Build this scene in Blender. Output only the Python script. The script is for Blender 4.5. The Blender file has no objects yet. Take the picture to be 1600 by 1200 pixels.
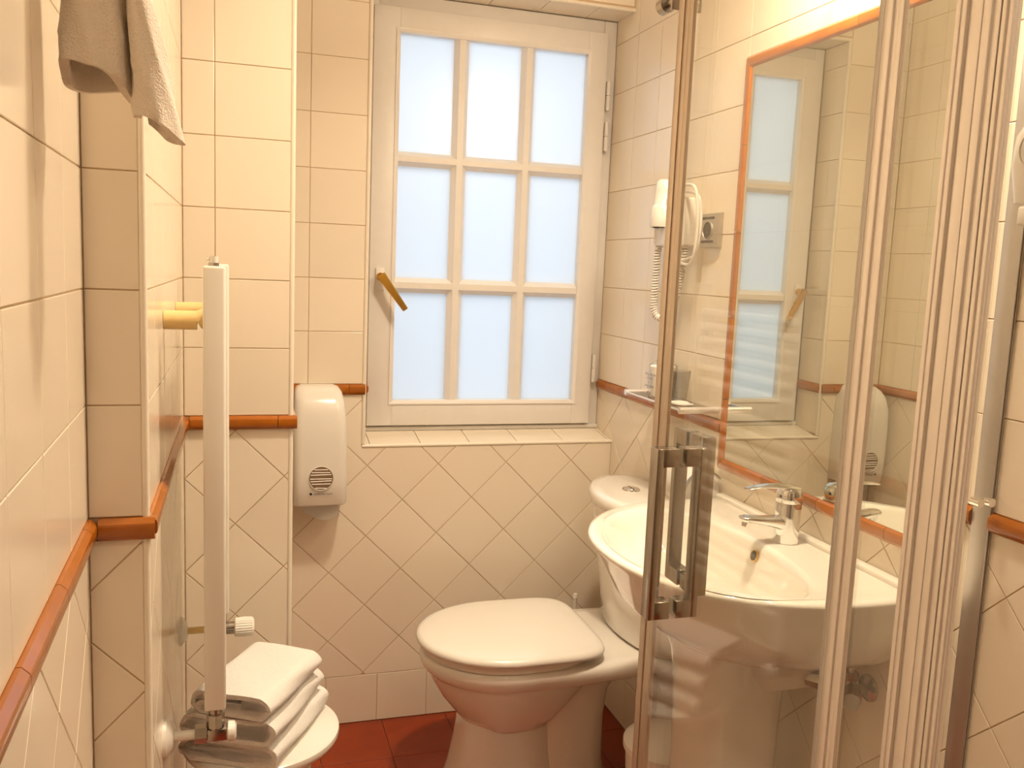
import bpy, bmesh, math, random
from mathutils import Vector, Matrix
random.seed(7)
S = bpy.context.scene
COL = S.collection
PI = math.pi
ZC = 1.397
# ---------------------------------------------------------------- camera
cam_d = bpy.data.cameras.new('camera'); cam = bpy.data.objects.new('camera', cam_d); COL.objects.link(cam)
FW = Vector((0.29451986, 0.94677715, -0.12988868)); RT = Vector((0.95564485, -0.29164658, 0.04105105)); UP = Vector((-9.846e-4, 0.1362178, 0.99067842))
m = Matrix((RT, UP, -FW)).transposed().to_4x4(); m.translation = (0, 0, ZC)
cam.matrix_world = m
cam_d.sensor_width = 36; cam_d.lens = 1375.76 / 1600 * 36; cam_d.clip_start = 0.02
S.camera = cam
# ---------------------------------------------------------------- view, world, lamps
vs = S.view_settings
vs.view_transform = 'Standard'; vs.look = 'None'; vs.gamma = 1.0; vs.use_curve_mapping = False
vs.exposure = -0.40
w = bpy.data.worlds.new('world'); S.world = w; w.use_nodes = True
nt = w.node_tree; bg = nt.nodes['Background']
tc = nt.nodes.new('ShaderNodeTexCoord'); sx = nt.nodes.new('ShaderNodeSeparateXYZ'); cr = nt.nodes.new('ShaderNodeValToRGB')
nt.links.new(tc.outputs['Generated'], sx.inputs[0]); nt.links.new(sx.outputs['Z'], cr.inputs[0])
cr.color_ramp.elements[0].color = (.82, .90, 1, 1); cr.color_ramp.elements[1].color = (.98, .985, .97, 1)
nt.links.new(cr.outputs[0], bg.inputs['Color']); bg.inputs['Strength'].default_value = 2.9
LAMP_COL = (1.0, .82, .62)
LAMPS = [((.62, 1.36, 2.785), 23.0, .08), ((.55, -.1, 2.785), 10.0, .08)]  # the second is an added fill with no known source
for i, (loc, power, rad) in enumerate(LAMPS):
    ld = bpy.data.lights.new('ceiling_and_fill_lamp', 'AREA'); ld.shape = 'DISK'; ld.size = rad * 2; ld.energy = power; ld.color = LAMP_COL; ld.spread = math.radians(112)
    lo = bpy.data.objects.new('ceiling_and_fill_lamp', ld); lo.location = loc; COL.objects.link(lo)
# three-spot lamp over the mirror, just above the picture
SPOTS = [(1.005, 1.24, 2.06), (1.005, 1.40, 2.06), (1.005, 1.56, 2.06)]
for loc in SPOTS:
    ld = bpy.data.lights.new('mirror_lamp_bulb', 'POINT'); ld.shadow_soft_size = .03; ld.energy = 7.5; ld.color = LAMP_COL
    lo = bpy.data.objects.new('mirror_lamp_bulb', ld); lo.location = loc; COL.objects.link(lo)

# ---------------------------------------------------------------- materials
def mat(name, col, rough=.5, metal=0., var=0., noise=0., nscale=20., bump=0., bscale=200., coat=0., spec=.5, sheen=0.):
    M = bpy.data.materials.new(name); M.use_nodes = True
    t = M.node_tree; b = t.nodes['Principled BSDF']
    b.inputs['Base Color'].default_value = (*col, 1); b.inputs['Roughness'].default_value = rough
    b.inputs['Metallic'].default_value = metal; b.inputs['Coat Weight'].default_value = coat
    b.inputs['Specular IOR Level'].default_value = spec; b.inputs['Sheen Weight'].default_value = sheen
    src = None
    if noise > 0 or var > 0:
        rgb = t.nodes.new('ShaderNodeHueSaturation'); rgb.inputs['Color'].default_value = (*col, 1)
        add = t.nodes.new('ShaderNodeMath'); add.operation = 'ADD'; add.inputs[0].default_value = 1 - var / 2 - noise / 2; add.inputs[1].default_value = 0
        cur = add
        if var > 0:
            oi = t.nodes.new('ShaderNodeObjectInfo'); mu = t.nodes.new('ShaderNodeMath'); mu.operation = 'MULTIPLY'; mu.inputs[1].default_value = var
            t.links.new(oi.outputs['Random'], mu.inputs[0]); t.links.new(mu.outputs[0], add.inputs[1])
        if noise > 0:
            nz = t.nodes.new('ShaderNodeTexNoise'); nz.inputs['Scale'].default_value = nscale; nz.inputs['Detail'].default_value = 5
            gc = t.nodes.new('ShaderNodeNewGeometry'); t.links.new(gc.outputs['Position'], nz.inputs['Vector'])
            m2 = t.nodes.new('ShaderNodeMath'); m2.operation = 'MULTIPLY'; m2.inputs[1].default_value = noise
            t.links.new(nz.outputs['Fac'], m2.inputs[0])
            a2 = t.nodes.new('ShaderNodeMath'); a2.operation = 'ADD'; t.links.new(add.outputs[0], a2.inputs[0]); t.links.new(m2.outputs[0], a2.inputs[1]); cur = a2
        t.links.new(cur.outputs[0], rgb.inputs['Value']); t.links.new(rgb.outputs[0], b.inputs['Base Color'])
    if bump > 0:
        nb = t.nodes.new('ShaderNodeTexNoise'); nb.inputs['Scale'].default_value = bscale; nb.inputs['Detail'].default_value = 3
        gc = t.nodes.new('ShaderNodeNewGeometry'); t.links.new(gc.outputs['Position'], nb.inputs['Vector'])
        bp = t.nodes.new('ShaderNodeBump'); bp.inputs['Strength'].default_value = bump; bp.inputs['Distance'].default_value = .002
        t.links.new(nb.outputs['Fac'], bp.inputs['Height']); t.links.new(bp.outputs[0], b.inputs['Normal'])
    return M
def glassmat(name, tint, gain=1.0, rough=0.0):
    M = bpy.data.materials.new(name); M.use_nodes = True; t = M.node_tree; t.nodes.clear()
    o = t.nodes.new('ShaderNodeOutputMaterial'); mx = t.nodes.new('ShaderNodeMixShader'); tr = t.nodes.new('ShaderNodeBsdfTransparent'); gl = t.nodes.new('ShaderNodeBsdfGlossy')
    fr = t.nodes.new('ShaderNodeFresnel'); fr.inputs['IOR'].default_value = 1.5
    mu = t.nodes.new('ShaderNodeMath'); mu.operation = 'MULTIPLY'; mu.inputs[1].default_value = gain; mu.use_clamp = True
    tr.inputs[0].default_value = (*tint, 1); gl.inputs['Roughness'].default_value = rough
    ge = t.nodes.new('ShaderNodeNewGeometry'); io = t.nodes.new('ShaderNodeMapRange'); io.inputs['To Min'].default_value = 1.5; io.inputs['To Max'].default_value = 1 / 1.5
    t.links.new(ge.outputs['Backfacing'], io.inputs['Value']); t.links.new(io.outputs['Result'], fr.inputs['IOR'])   # same reflectance entering and leaving the sheet
    t.links.new(fr.outputs[0], mu.inputs[0]); t.links.new(mu.outputs[0], mx.inputs[0]); t.links.new(tr.outputs[0], mx.inputs[1]); t.links.new(gl.outputs[0], mx.inputs[2]); t.links.new(mx.outputs[0], o.inputs[0])
    return M
def frostmat(name):
    M = bpy.data.materials.new(name); M.use_nodes = True; t = M.node_tree; t.nodes.clear()
    o = t.nodes.new('ShaderNodeOutputMaterial'); mx = t.nodes.new('ShaderNodeMixShader'); tr = t.nodes.new('ShaderNodeBsdfTranslucent'); gl = t.nodes.new('ShaderNodeBsdfGlossy')
    tr.inputs[0].default_value = (.95, .955, .95, 1); gl.inputs['Roughness'].default_value = .25; mx.inputs[0].default_value = .04
    t.links.new(tr.outputs[0], mx.inputs[1]); t.links.new(gl.outputs[0], mx.inputs[2]); t.links.new(mx.outputs[0], o.inputs[0])
    return M
MT = dict(
    tile=mat('glazed_cream_tile', (.83, .735, .585), .16, var=.05, noise=.04, nscale=3, bump=.02, bscale=10, spec=.5),
    grout=mat('tan_grout', (.60, .43, .25), .9, noise=.25, nscale=40),
    strip=mat('cream_edge_strip', (.82, .74, .60), .3),
    orange=mat('orange_glazed_border', (.37, .11, .010), .16, var=.22, noise=.35, nscale=22, coat=.3),
    terracotta=mat('terracotta_floor', (.28, .034, .003), .42, var=.18, noise=.45, nscale=14, bump=.2, bscale=60),
    fgrout=mat('floor_grout', (.25, .12, .06), .9),
    white=mat('ceiling_white', (.8, .77, .72), .7),
    paint=mat('white_window_paint', (.80, .765, .71), .38, noise=.06, nscale=30, bump=.12, bscale=70),
    ceramic=mat('white_ceramic', (.80, .75, .66), .07, coat=.5, noise=.02, nscale=3),
    plastic=mat('white_plastic', (.78, .735, .65), .22, noise=.02, nscale=6),
    cream=mat('cream_enamel', (.80, .755, .66), .28, noise=.03, nscale=8),
    yellowed=mat('yellowed_bracket_plastic', (.80, .58, .25), .35, noise=.1, nscale=30),
    chrome=mat('chrome', (.85, .85, .84), .07, 1., noise=.03, nscale=10),
    brushed=mat('brushed_aluminium', (.86, .82, .78), .42, .75, noise=.05, nscale=60),
    darkchrome=mat('aged_nickel', (.42, .38, .33), .22, 1., noise=.2, nscale=80),
    brass=mat('satin_brass', (.62, .36, .07), .26, 1., noise=.1, nscale=60),
    steelplate=mat('grey_steel_plate', (.50, .47, .42), .38, .8, noise=.1, nscale=50),
    inner=mat('dim_brown_interior', (.20, .13, .07), .5),
    wood=mat('low_bounce_dark_wood', (.10, .05, .025), .4, noise=.3, nscale=12),  # wood of the unseen door, made dark to reduce bounced light
    alloy=mat('dull_bronze_alloy', (.58, .49, .40), .35, .8, noise=.06, nscale=50),
    black=mat('dark_hole', (.015, .012, .01), .6),
    terry=mat('white_terry', (.82, .79, .72), .95, noise=.08, nscale=90, bump=.9, bscale=520, sheen=.25),
    beigeterry=mat('beige_terry', (.80, .70, .57), .95, noise=.1, nscale=90, bump=.9, bscale=480, sheen=.2),
    paper=mat('paper', (.88, .85, .79), .8, noise=.04, nscale=40),
    mirror=mat('mirror_silver', (.80, .82, .76), .0, 1., noise=.02, nscale=4),
    rubber=mat('translucent_seal', (.72, .68, .60), .35),
    glass=glassmat('clear_shower_glass', (.965, .965, .95), 1.0),
    shelfglass=glassmat('smoky_shelf_glass', (.62, .58, .50), 1.2),
    film=glassmat('clear_plastic_film', (.97, .97, .96), 1.6, .05),
    frost=frostmat('frosted_glass'),
    lamp=mat('lamp_diffuser', (.9, .88, .84), .5),
    ext=mat('added_yard_grey_blue', (.40, .47, .56), .9, noise=.2, nscale=3),  # grey-blue of the added wall and ground that shade the panes
)
b = MT['lamp'].node_tree.nodes['Principled BSDF']; b.inputs['Emission Color'].default_value = (*LAMP_COL, 1); b.inputs['Emission Strength'].default_value = 6

# ---------------------------------------------------------------- helpers
def tag(o, label=None, cat=None, group=None, kind=None):
    if label: o['label'] = label
    if cat: o['category'] = cat
    if group: o['group'] = group
    if kind: o['kind'] = kind
    return o
def thing(name, loc, label, cat, group=None):
    o = bpy.data.objects.new(name, None); o.location = loc; o.empty_display_size = .05; COL.objects.link(o)
    return tag(o, label, cat, group)
def finish(bm, name, material, parent=None, smooth=False, angle=40, world=True):
    """bmesh given in WORLD coordinates; becomes an object with its origin at its bbox centre."""
    bmesh.ops.recalc_face_normals(bm, faces=bm.faces)
    xs = [v.co.copy() for v in bm.verts]
    c = Vector([(min(v[i] for v in xs) + max(v[i] for v in xs)) / 2 for i in range(3)])
    for v in bm.verts: v.co -= c
    me = bpy.data.meshes.new(name); bm.to_mesh(me); bm.free()
    me.materials.append(MT[material])
    if smooth:
        for p in me.polygons: p.use_smooth = True
        me.set_sharp_from_angle(angle=math.radians(angle))
    o = bpy.data.objects.new(name, me); COL.objects.link(o)
    if parent is not None:
        o.parent = parent; o.matrix_parent_inverse = Matrix(); o.matrix_basis = wm(parent).inverted() @ Matrix.Translation(c)
    else: o.location = c
    return o
def wm(o):
    M = o.matrix_basis.copy()
    return wm(o.parent) @ M if o.parent else M
def NB(): return bmesh.new()
def box(bm, x0, x1, y0, y1, z0, z1, bev=0, seg=2):
    r = bmesh.ops.create_cube(bm, size=1)
    vs_ = r['verts']
    for v in vs_: v.co = Vector(((x0 + x1) / 2 + v.co.x * (x1 - x0), (y0 + y1) / 2 + v.co.y * (y1 - y0), (z0 + z1) / 2 + v.co.z * (z1 - z0)))
    if bev: 
        es = list({e for v in vs_ for e in v.link_edges})
        bmesh.ops.bevel(bm, geom=es, offset=bev, segments=seg, affect='EDGES', profile=.5)
def B(name, mt, parent, *a, bev=0, seg=2, smooth=None):
    bm = NB(); box(bm, *a, bev=bev, seg=seg)
    return finish(bm, name, mt, parent, smooth=bool(bev) if smooth is None else smooth, angle=50)
def frame_of(d):
    d = Vector(d).normalized(); a = Vector((0, 0, 1)) if abs(d.z) < .9 else Vector((1, 0, 0))
    u = a.cross(d).normalized(); return u, d.cross(u)
def cyl(bm, p0, p1, r0, r1=None, n=24, cap=True):
    r1 = r0 if r1 is None else r1
    p0 = Vector(p0); p1 = Vector(p1); u, v = frame_of(p1 - p0)
    A = [bm.verts.new(p0 + (u * math.cos(2 * PI * i / n) + v * math.sin(2 * PI * i / n)) * r0) for i in range(n)]
    Bv = [bm.verts.new(p1 + (u * math.cos(2 * PI * i / n) + v * math.sin(2 * PI * i / n)) * r1) for i in range(n)]
    for i in range(n): bm.faces.new((A[i], A[(i + 1) % n], Bv[(i + 1) % n], Bv[i]))
    if cap: bm.faces.new(A[::-1]); bm.faces.new(Bv)
def C(name, mt, parent, p0, p1, r0, r1=None, n=24):
    bm = NB(); cyl(bm, p0, p1, r0, r1, n); return finish(bm, name, mt, parent, True)
def lathe(bm, base, axis, prof, n=32):
    """prof: list of (h, r)"""
    base = Vector(base); axis = Vector(axis).normalized(); u, v = frame_of(axis)
    rings = []
    for h, r in prof:
        rings.append([base + axis * h + (u * math.cos(2 * PI * i / n) + v * math.sin(2 * PI * i / n)) * max(r, 1e-4) for i in range(n)])
    loft(bm, rings)
def ringshape(bm, base, axis, prof, n=32):
    base = Vector(base); axis = Vector(axis).normalized(); u, v = frame_of(axis)
    loft(bm, [[base + axis * h + (u * math.cos(2 * PI * i / n) + v * math.sin(2 * PI * i / n)) * r for i in range(n)] for h, r in prof], cap0=False, cap1=False)
def L(name, mt, parent, base, axis, prof, n=32):
    bm = NB(); lathe(bm, base, axis, prof, n); return finish(bm, name, mt, parent, True, 35)
def loft(bm, rings, cap0=True, cap1=True, closed=True):
    R = [[bm.verts.new(p) for p in r] for r in rings]; n = len(R[0])
    for a, b_ in zip(R, R[1:]):
        for i in range(n if closed else n - 1):
            j = (i + 1) % n
            try: bm.faces.new((a[i], a[j], b_[j], b_[i]))
            except ValueError: pass
    if closed and cap0: bm.faces.new(R[0][::-1])
    if closed and cap1: bm.faces.new(R[-1])
    return R
def tube(bm, pts, r, n=10, taper=None):
    pts = [Vector(p) for p in pts]; rings = []; up = None
    for i, p in enumerate(pts):
        d = (pts[min(i + 1, len(pts) - 1)] - pts[max(i - 1, 0)]).normalized()
        if up is None: u, v = frame_of(d); up = u
        u = (up - d * up.dot(d)).normalized(); v = d.cross(u); up = u
        rr = r if taper is None else r * taper[i]
        rings.append([p + (u * math.cos(2 * PI * k / n) + v * math.sin(2 * PI * k / n)) * rr for k in range(n)])
    loft(bm, rings)
def spline(ctrl, k=8):
    P = [Vector(p) for p in ctrl]; P = [2 * P[0] - P[1]] + P + [2 * P[-1] - P[-2]]; out = []
    for i in range(1, len(P) - 2):
        for j in range(k):
            t = j / k
            out.append(.5 * ((2 * P[i]) + (-P[i - 1] + P[i + 1]) * t + (2 * P[i - 1] - 5 * P[i] + 4 * P[i + 1] - P[i + 2]) * t * t + (-P[i - 1] + 3 * P[i] - 3 * P[i + 1] + P[i + 2]) * t ** 3))
    out.append(P[-2]); return out
def T(name, mt, parent, pts, r, n=10, k=8):
    bm = NB(); tube(bm, spline(pts, k) if k else pts, r, n); return finish(bm, name, mt, parent, True, 60)
def text(body, size, origin, U, V, mt, parent, name='lettering', align='CENTER', depth=.0003):
    cu = bpy.data.curves.new('t', 'FONT'); cu.body = body; cu.size = size; cu.align_x = align; cu.extrude = depth; cu.resolution_u = 2
    o = bpy.data.objects.new('t', cu); COL.objects.link(o)
    me = bpy.data.meshes.new_from_object(o.evaluated_get(bpy.context.evaluated_depsgraph_get()))
    bpy.data.objects.remove(o)
    U = Vector(U).normalized(); V = Vector(V).normalized(); N = U.cross(V)
    bm = NB(); bm.from_mesh(me); M = Matrix((U, V, N)).transposed().to_4x4(); M.translation = origin
    bm.transform(M); return finish(bm, name, mt, parent)

# ---------------------------------------------------------------- tiling
class Plane:
    def __init__(s, O, U, V):
        s.O = Vector(O); s.U = Vector(U).normalized(); s.V = Vector(V).normalized(); s.N = s.U.cross(s.V)
        s.M = Matrix((s.U, s.V, s.N)).transposed().to_4x4(); s.M.translation = s.O
def clip_half(poly, a, b, c):   # keep a*x+b*y<=c
    out = []
    for i in range(len(poly)):
        p, q = poly[i], poly[(i + 1) % len(poly)]
        dp, dq = a * p[0] + b * p[1] - c, a * q[0] + b * q[1] - c
        if dp <= 0: out.append(p)
        if (dp < 0 < dq) or (dq < 0 < dp):
            t = dp / (dp - dq); out.append((p[0] + (q[0] - p[0]) * t, p[1] + (q[1] - p[1]) * t))
    return out
def clean(poly):
    out = []
    for p in poly:
        if not out or abs(p[0] - out[-1][0]) + abs(p[1] - out[-1][1]) > 2e-4: out.append(p)
    if len(out) > 1 and abs(out[0][0] - out[-1][0]) + abs(out[0][1] - out[-1][1]) <= 2e-4: out.pop()
    return out
def area(poly): return abs(sum(poly[i][0] * poly[(i + 1) % len(poly)][1] - poly[(i + 1) % len(poly)][0] * poly[i][1] for i in range(len(poly)))) / 2
MC = {}
G = .0009
def tiling(parent, pl, kind, org, pitch, regions, mt='tile', name='tile', h0=-.004, h1=0., stuff=False, ch=.0009):
    """regions: (u0,v0,u1,v1,internal) with internal a string of sides 'lrbt' that are not real tile edges"""
    pu, pv = pitch; cells = {}
    for (u0, v0, u1, v1, internal) in regions:
        if kind == 'sq':
            rng = [(i, j) for i in range(math.floor((u0 - org[0]) / pu), math.ceil((u1 - org[0]) / pu)) for j in range(math.floor((v0 - org[1]) / pv), math.ceil((v1 - org[1]) / pv))]
        else:
            D = pu; rng = []
            a0 = math.floor((u0 - org[0]) / (D / 2)) - 2; a1 = math.ceil((u1 - org[0]) / (D / 2)) + 2
            b0 = math.floor((v0 - org[1]) / (D / 2)) - 2; b1 = math.ceil((v1 - org[1]) / (D / 2)) + 2
            rng = [(i, j) for i in range(a0, a1) for j in range(b0, b1) if (i + j) % 2 == 1]
        for ij in rng:
            i, j = ij
            def cell(g):
                if kind == 'sq':
                    a, b_ = org[0] + i * pu, org[1] + j * pv
                    return [(a + g, b_ + g), (a + pu - g, b_ + g), (a + pu - g, b_ + pv - g), (a + g, b_ + pv - g)]
                cx, cy, r = org[0] + i * pu / 2, org[1] + j * pu / 2, pu / 2 - g * 1.414
                return [(cx - r, cy), (cx, cy - r), (cx + r, cy), (cx, cy + r)]
            def cut(g):
                p = cell(g)
                for side, (a, b_, c) in dict(l=(-1, 0, -u0), r=(1, 0, u1), b=(0, -1, -v0), t=(0, 1, v1)).items():
                    gg = 0 if side in internal else g
                    p = clip_half(p, a, b_, c - gg)
                    if not p: return []
                return clean(p)
            lo = cut(G)
            if len(lo) < 3 or area(lo) < 4e-5: continue
            hi = cut(G + ch)
            if len(hi) < 3: continue
            if kind == 'sq': cc = (org[0] + (i + .5) * pu, org[1] + (j + .5) * pv)
            else: cc = (org[0] + i * pu / 2, org[1] + j * pu / 2)
            cells.setdefault(ij, (cc, []))[1].append((lo, hi))
    big = NB() if stuff else None
    for ij, (cc, pieces) in cells.items():
        key = (mt, round(h0, 4), round(h1, 4), tuple(tuple((round(x - cc[0], 4), round(y - cc[1], 4)) for x, y in lo) for lo, hi in pieces))
        if not stuff and key in MC: me = MC[key]
        else:
            bm = big if stuff else NB()
            for lo, hi in pieces:
                ox, oy = (0, 0) if stuff else cc
                base = [bm.verts.new((x - ox, y - oy, h0)) for x, y in lo]
                if len(hi) == len(lo):
                    mid = [bm.verts.new((x - ox, y - oy, h1 - ch * .6)) for x, y in lo]; top = [bm.verts.new((x - ox, y - oy, h1)) for x, y in hi]
                    for A, Bv in ((base, mid), (mid, top)):
                        for k in range(len(A)): bm.faces.new((A[k], A[(k + 1) % len(A)], Bv[(k + 1) % len(A)], Bv[k]))
                else:
                    top = [bm.verts.new((x - ox, y - oy, h1)) for x, y in lo]
                    for k in range(len(base)): bm.faces.new((base[k], base[(k + 1) % len(base)], top[(k + 1) % len(base)], top[k]))
                bm.faces.new(top)
            if stuff: continue
            bmesh.ops.recalc_face_normals(bm, faces=bm.faces)
            if sum(f.normal.z * f.calc_area() for f in bm.faces) < 0: bmesh.ops.reverse_faces(bm, faces=bm.faces)
            me = bpy.data.meshes.new(name); bm.to_mesh(me); bm.free(); me.materials.append(MT[mt]); MC[key] = me
        o = bpy.data.objects.new(name, me); COL.objects.link(o); o.parent = parent; o.matrix_parent_inverse = Matrix()
        jit = Matrix.Rotation(random.uniform(-.0016, .0016), 4, 'X') @ Matrix.Rotation(random.uniform(-.0016, .0016), 4, 'Y')
        o.matrix_basis = wm(parent).inverted() @ pl.M @ Matrix.Translation((cc[0], cc[1], 0)) @ jit
    if stuff:
        big.transform(pl.M); o = finish(big, name + '_field', mt, parent); o['kind'] = 'stuff'
def struct(name, mt, *a):
    return tag(B(name, mt, None, *a), kind='structure')
def border(parent, pl, u0, u1, v, vertical=False, mt='orange', name='border_tile', L0=.2, hgt=.030, dep=.015, miter=(0, 0), start=None):
    """row of moulded border tiles along U (or V) on plane pl, lower edge at v"""
    t = u0 if start is None else start
    cuts = [u0]
    while t < u1 - .02:
        if t > u0 + .02: cuts.append(t)
        t += L0
    cuts.append(u1)
    prof = [(0, 0), (dep * .55, 0), (dep * .95, hgt * .22), (dep, hgt * .30), (dep, hgt * .68), (dep * .93, hgt * .78), (dep * .5, hgt), (0, hgt)]
    for k in range(len(cuts) - 1):
        a, c = cuts[k] + .0007, cuts[k + 1] - .0007; bm = NB(); rings = []
        ma = miter[0] if k == 0 else 0; mc = miter[1] if k == len(cuts) - 2 else 0
        for e, mm in ((a, ma), (c, mc)):
            ring = []
            for d, h in prof:
                uu = e + mm * h
                ring.append(pl.O + (pl.V * uu + pl.U * (v + h) if vertical else pl.U * uu + pl.V * (v + h)) + pl.N * (d - .003))
            rings.append(ring)
        loft(bm, rings)
        finish(bm, name, mt, parent, True, 25)

ZT = 1.046; ZB = 1.016; CH = 2.80
XR, YB, YP, XL2, YJ, XCP = 1.1352, 2.5534, 2.0332, -.1193, 1.2424, .1115
YF = 2.69; XW = .345; YR = -.95
P_SQ = (.158, .1515); D = .2145
LO = .0249
def xl(y): return -.1926 + (YJ - y) * LO
# ---------------------------------------------------------------- floor, ceiling
floor = struct('floor', 'fgrout', -.6, 1.25, YR - .1, 2.85, -.06, -.004)
plF = Plane((0, 0, 0), (1, 0, 0), (0, 1, 0))
tiling(floor, plF, 'sq', (.4165, 2.3360), (.2, .2), [(-.25, YR, XR, YB, '')], 'terracotta')
ceil = struct('ceiling', 'white', -.6, 1.25, YR - .1, 2.85, CH, CH + .05)
# ---------------------------------------------------------------- window wall
wb = struct('wall_window', 'grout', 0.0, XW - .004, YB + .002, 2.85, 0, CH)
plB = Plane((0, YB, 0), (1, 0, 0), (0, 0, 1))
bm = NB(); box(bm, XW - .004, 1.25, YB + .002, 2.85, 0, .860); f1 = finish(bm, 'masonry', 'grout', wb)
bm = NB(); box(bm, XW - .004, 1.25, YB + .002, 2.85, 2.186, CH); f1 = finish(bm, 'masonry', 'grout', wb)
XC0 = XCP
tiling(wb, plB, 'sq', (.1835, ZT), P_SQ, [(XC0, ZT, XW - .006, CH, '')])
tiling(wb, plB, 'sq', (.1835, 2.186), P_SQ, [(XW - .006, 2.192, XR, CH, '')])
tiling(wb, plB, 'di', (.357, .803), (D, D), [(XC0, .862, XW - .006, ZB, 'b'), (XC0, .1515, XR, .862, 't')])
tiling(wb, plB, 'sq', (.4005, 0), (.1545, .1515), [(XC0, 0, XR, .1515, '')])
border(wb, plB, XC0 + .013, XW + .002, ZB, start=.1)
plRv = Plane((XW, 0, 0), (0, 1, 0), (0, 0, 1))     # left reveal, faces +x
tiling(wb, plRv, 'sq', (YB + .006, ZT), P_SQ, [(YB + .006, ZT, YF - .005, 2.18, '')])
tiling(wb, plRv, 'sq', (YB + .006, .87), (.15, .147), [(YB + .006, .87, YF - .005, ZB, '')])
border(wb, plRv, YB + .002, YF - .006, ZB, start=YB)
# sill and soffit
sl = (.885 - .865) / (YF - YB)
plS = Plane((XW, YB, .865), (1, 0, 0), (0, 1, sl))
sill = tag(B('trim_1', 'grout', None, XW - .003, XR + .004, YB + .001, YF + .02, .858, .8625), kind='structure')
tiling(sill, plS, 'sq', (.02, .004), (.152, .14), [(0.003, .006, XR - XW, YF - YB, '')], h0=-.02)
plSo = Plane((XW, YB, 2.180), (1, 0, 0), (0, -1, 0))
tiling(wb, plSo, 'sq', (.05, -.142), (.158, .14), [(0, -(YF - YB) - .002, XR - XW, -.006, '')], h0=-.006)
def strip(n, pts, r=.006):
    bm = NB(); a, c = Vector(pts[0]), Vector(pts[1]); cyl(bm, a, c, r, n=12)
    return tag(finish(bm, n, 'strip', None, True), kind='structure')
strip('trim_2', [(XW - .0005, YB + .003, .868), (XW - .0005, YB + .003, 2.18)])
strip('trim_3', [(XW - .004, YB + .002, .8615), (XR, YB + .002, .8615)], .0055)
strip('trim_4', [(XW - .004, YB + .003, 2.183), (XR, YB + .003, 2.183)], .0055)
# ---------------------------------------------------------------- pier on the left with its faces
pier = struct('wall_pier', 'grout', -.30, XCP - .002, YP + .002, 2.85, 0, CH)
plP = Plane((0, YP, 0), (1, 0, 0), (0, 0, 1))
tiling(pier, plP, 'sq', (-.0533, ZT), P_SQ, [(XL2, ZT, XCP - .006, CH, '')])
tiling(pier, plP, 'di', (.0955, .904), (D, D), [(XL2, .1515, XCP - .006, ZB, '')])
tiling(pier, plP, 'sq', (-.06, 0), (.1545, .1515), [(XL2, 0, XCP - .006, .1515, '')])
border(pier, plP, XL2 + .012, XCP + .012, ZB, start=XL2)
plP2 = Plane((XCP, 0, 0), (0, 1, 0), (0, 0, 1))
tiling(pier, plP2, 'sq', (YB - .158 * 4, ZT), P_SQ, [(YP + .006, ZT, YB - .002, CH, '')])
tiling(pier, plP2, 'di', (YP + .1, .904), (D, D), [(YP + .006, .1515, YB - .002, ZB, '')])
tiling(pier, plP2, 'sq', (YP + .006, 0), (.1545, .1515), [(YP + .006, 0, YB - .002, .1515, '')])
border(pier, plP2, YP + .001, YB - .001, ZB, start=YP)
strip('trim_5', [(XCP - .0025, YP + .0035, 0), (XCP - .0025, YP + .0035, CH)])
# ---------------------------------------------------------------- alcove wall (second left plane)
al = struct('wall_alcove', 'grout', -.30, XL2 - .002, YJ + .002, YP + .01, 0, CH)
plA = Plane((XL2, 0, 0), (0, 1, 0), (0, 0, 1))
tiling(al, plA, 'sq', (YP - .158 * 6 - .03, ZT), P_SQ, [(YJ + .006, ZT, YP - .002, CH, '')])
tiling(al, plA, 'di', (YP - .09, .904), (D, D), [(YJ + .006, .1515, YP - .002, ZB, '')])
tiling(al, plA, 'sq', (YJ + .006, 0), (.1545, .1515), [(YJ + .006, 0, YP - .002, .1515, '')])
border(al, plA, YJ + .001, YP - .001, ZB, start=YJ + .012)
plJ = Plane((0, YJ, 0), (1, 0, 0), (0, 0, 1))
jx0 = xl(YJ)
tiling(al, plJ, 'sq', (XL2 - .158, ZT), P_SQ, [(jx0, ZT, XL2 - .006, CH, '')])
tiling(al, plJ, 'di', (-.121, .802), (D, D), [(jx0, .1515, XL2 - .006, ZB, '')])
tiling(al, plJ, 'sq', (XL2 - .158, 0), (.158, .1515), [(jx0, 0, XL2 - .006, .1515, '')])
border(al, plJ, jx0 + .012, XL2 + .010, ZB, start=jx0 - .05)
strip('trim_6', [(XL2 - .0025, YJ + .0035, 0), (XL2 - .0025, YJ + .0035, CH)], .005)
# ---------------------------------------------------------------- near left wall (slightly out of square)
pd = Vector((-LO, 1, 0)).normalized()
O = Vector((xl(0), 0, 0)); plL = Plane(O, pd, (0, 0, 1))
bm = NB(); box(bm, -1.05, YJ / pd.y + .01, 0, CH, -.06, -.002); bm.transform(plL.M)
wl = tag(finish(bm, 'wall_left', 'grout', None), kind='structure')
ue = YJ / pd.y
tiling(wl, plL, 'sq', (.785, ZT), P_SQ, [(.2, ZT, ue, CH, '')])
tiling(wl, plL, 'di', (.883, 1.011), (D, D), [(.2, .1515, ue, ZB, '')])
tiling(wl, plL, 'sq', (.785, ZT), P_SQ, [(-.95, ZT, .2, CH, '')], stuff=True)
tiling(wl, plL, 'di', (.883, 1.011), (D, D), [(-.95, .1515, .2, ZB, '')], stuff=True)
tiling(wl, plL, 'sq', (.785, 0), (.1545, .1515), [(-.95, 0, ue, .1515, '')])
border(wl, plL, -.95, ue - .002, ZB, start=.793 - 8 * .2)
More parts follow.
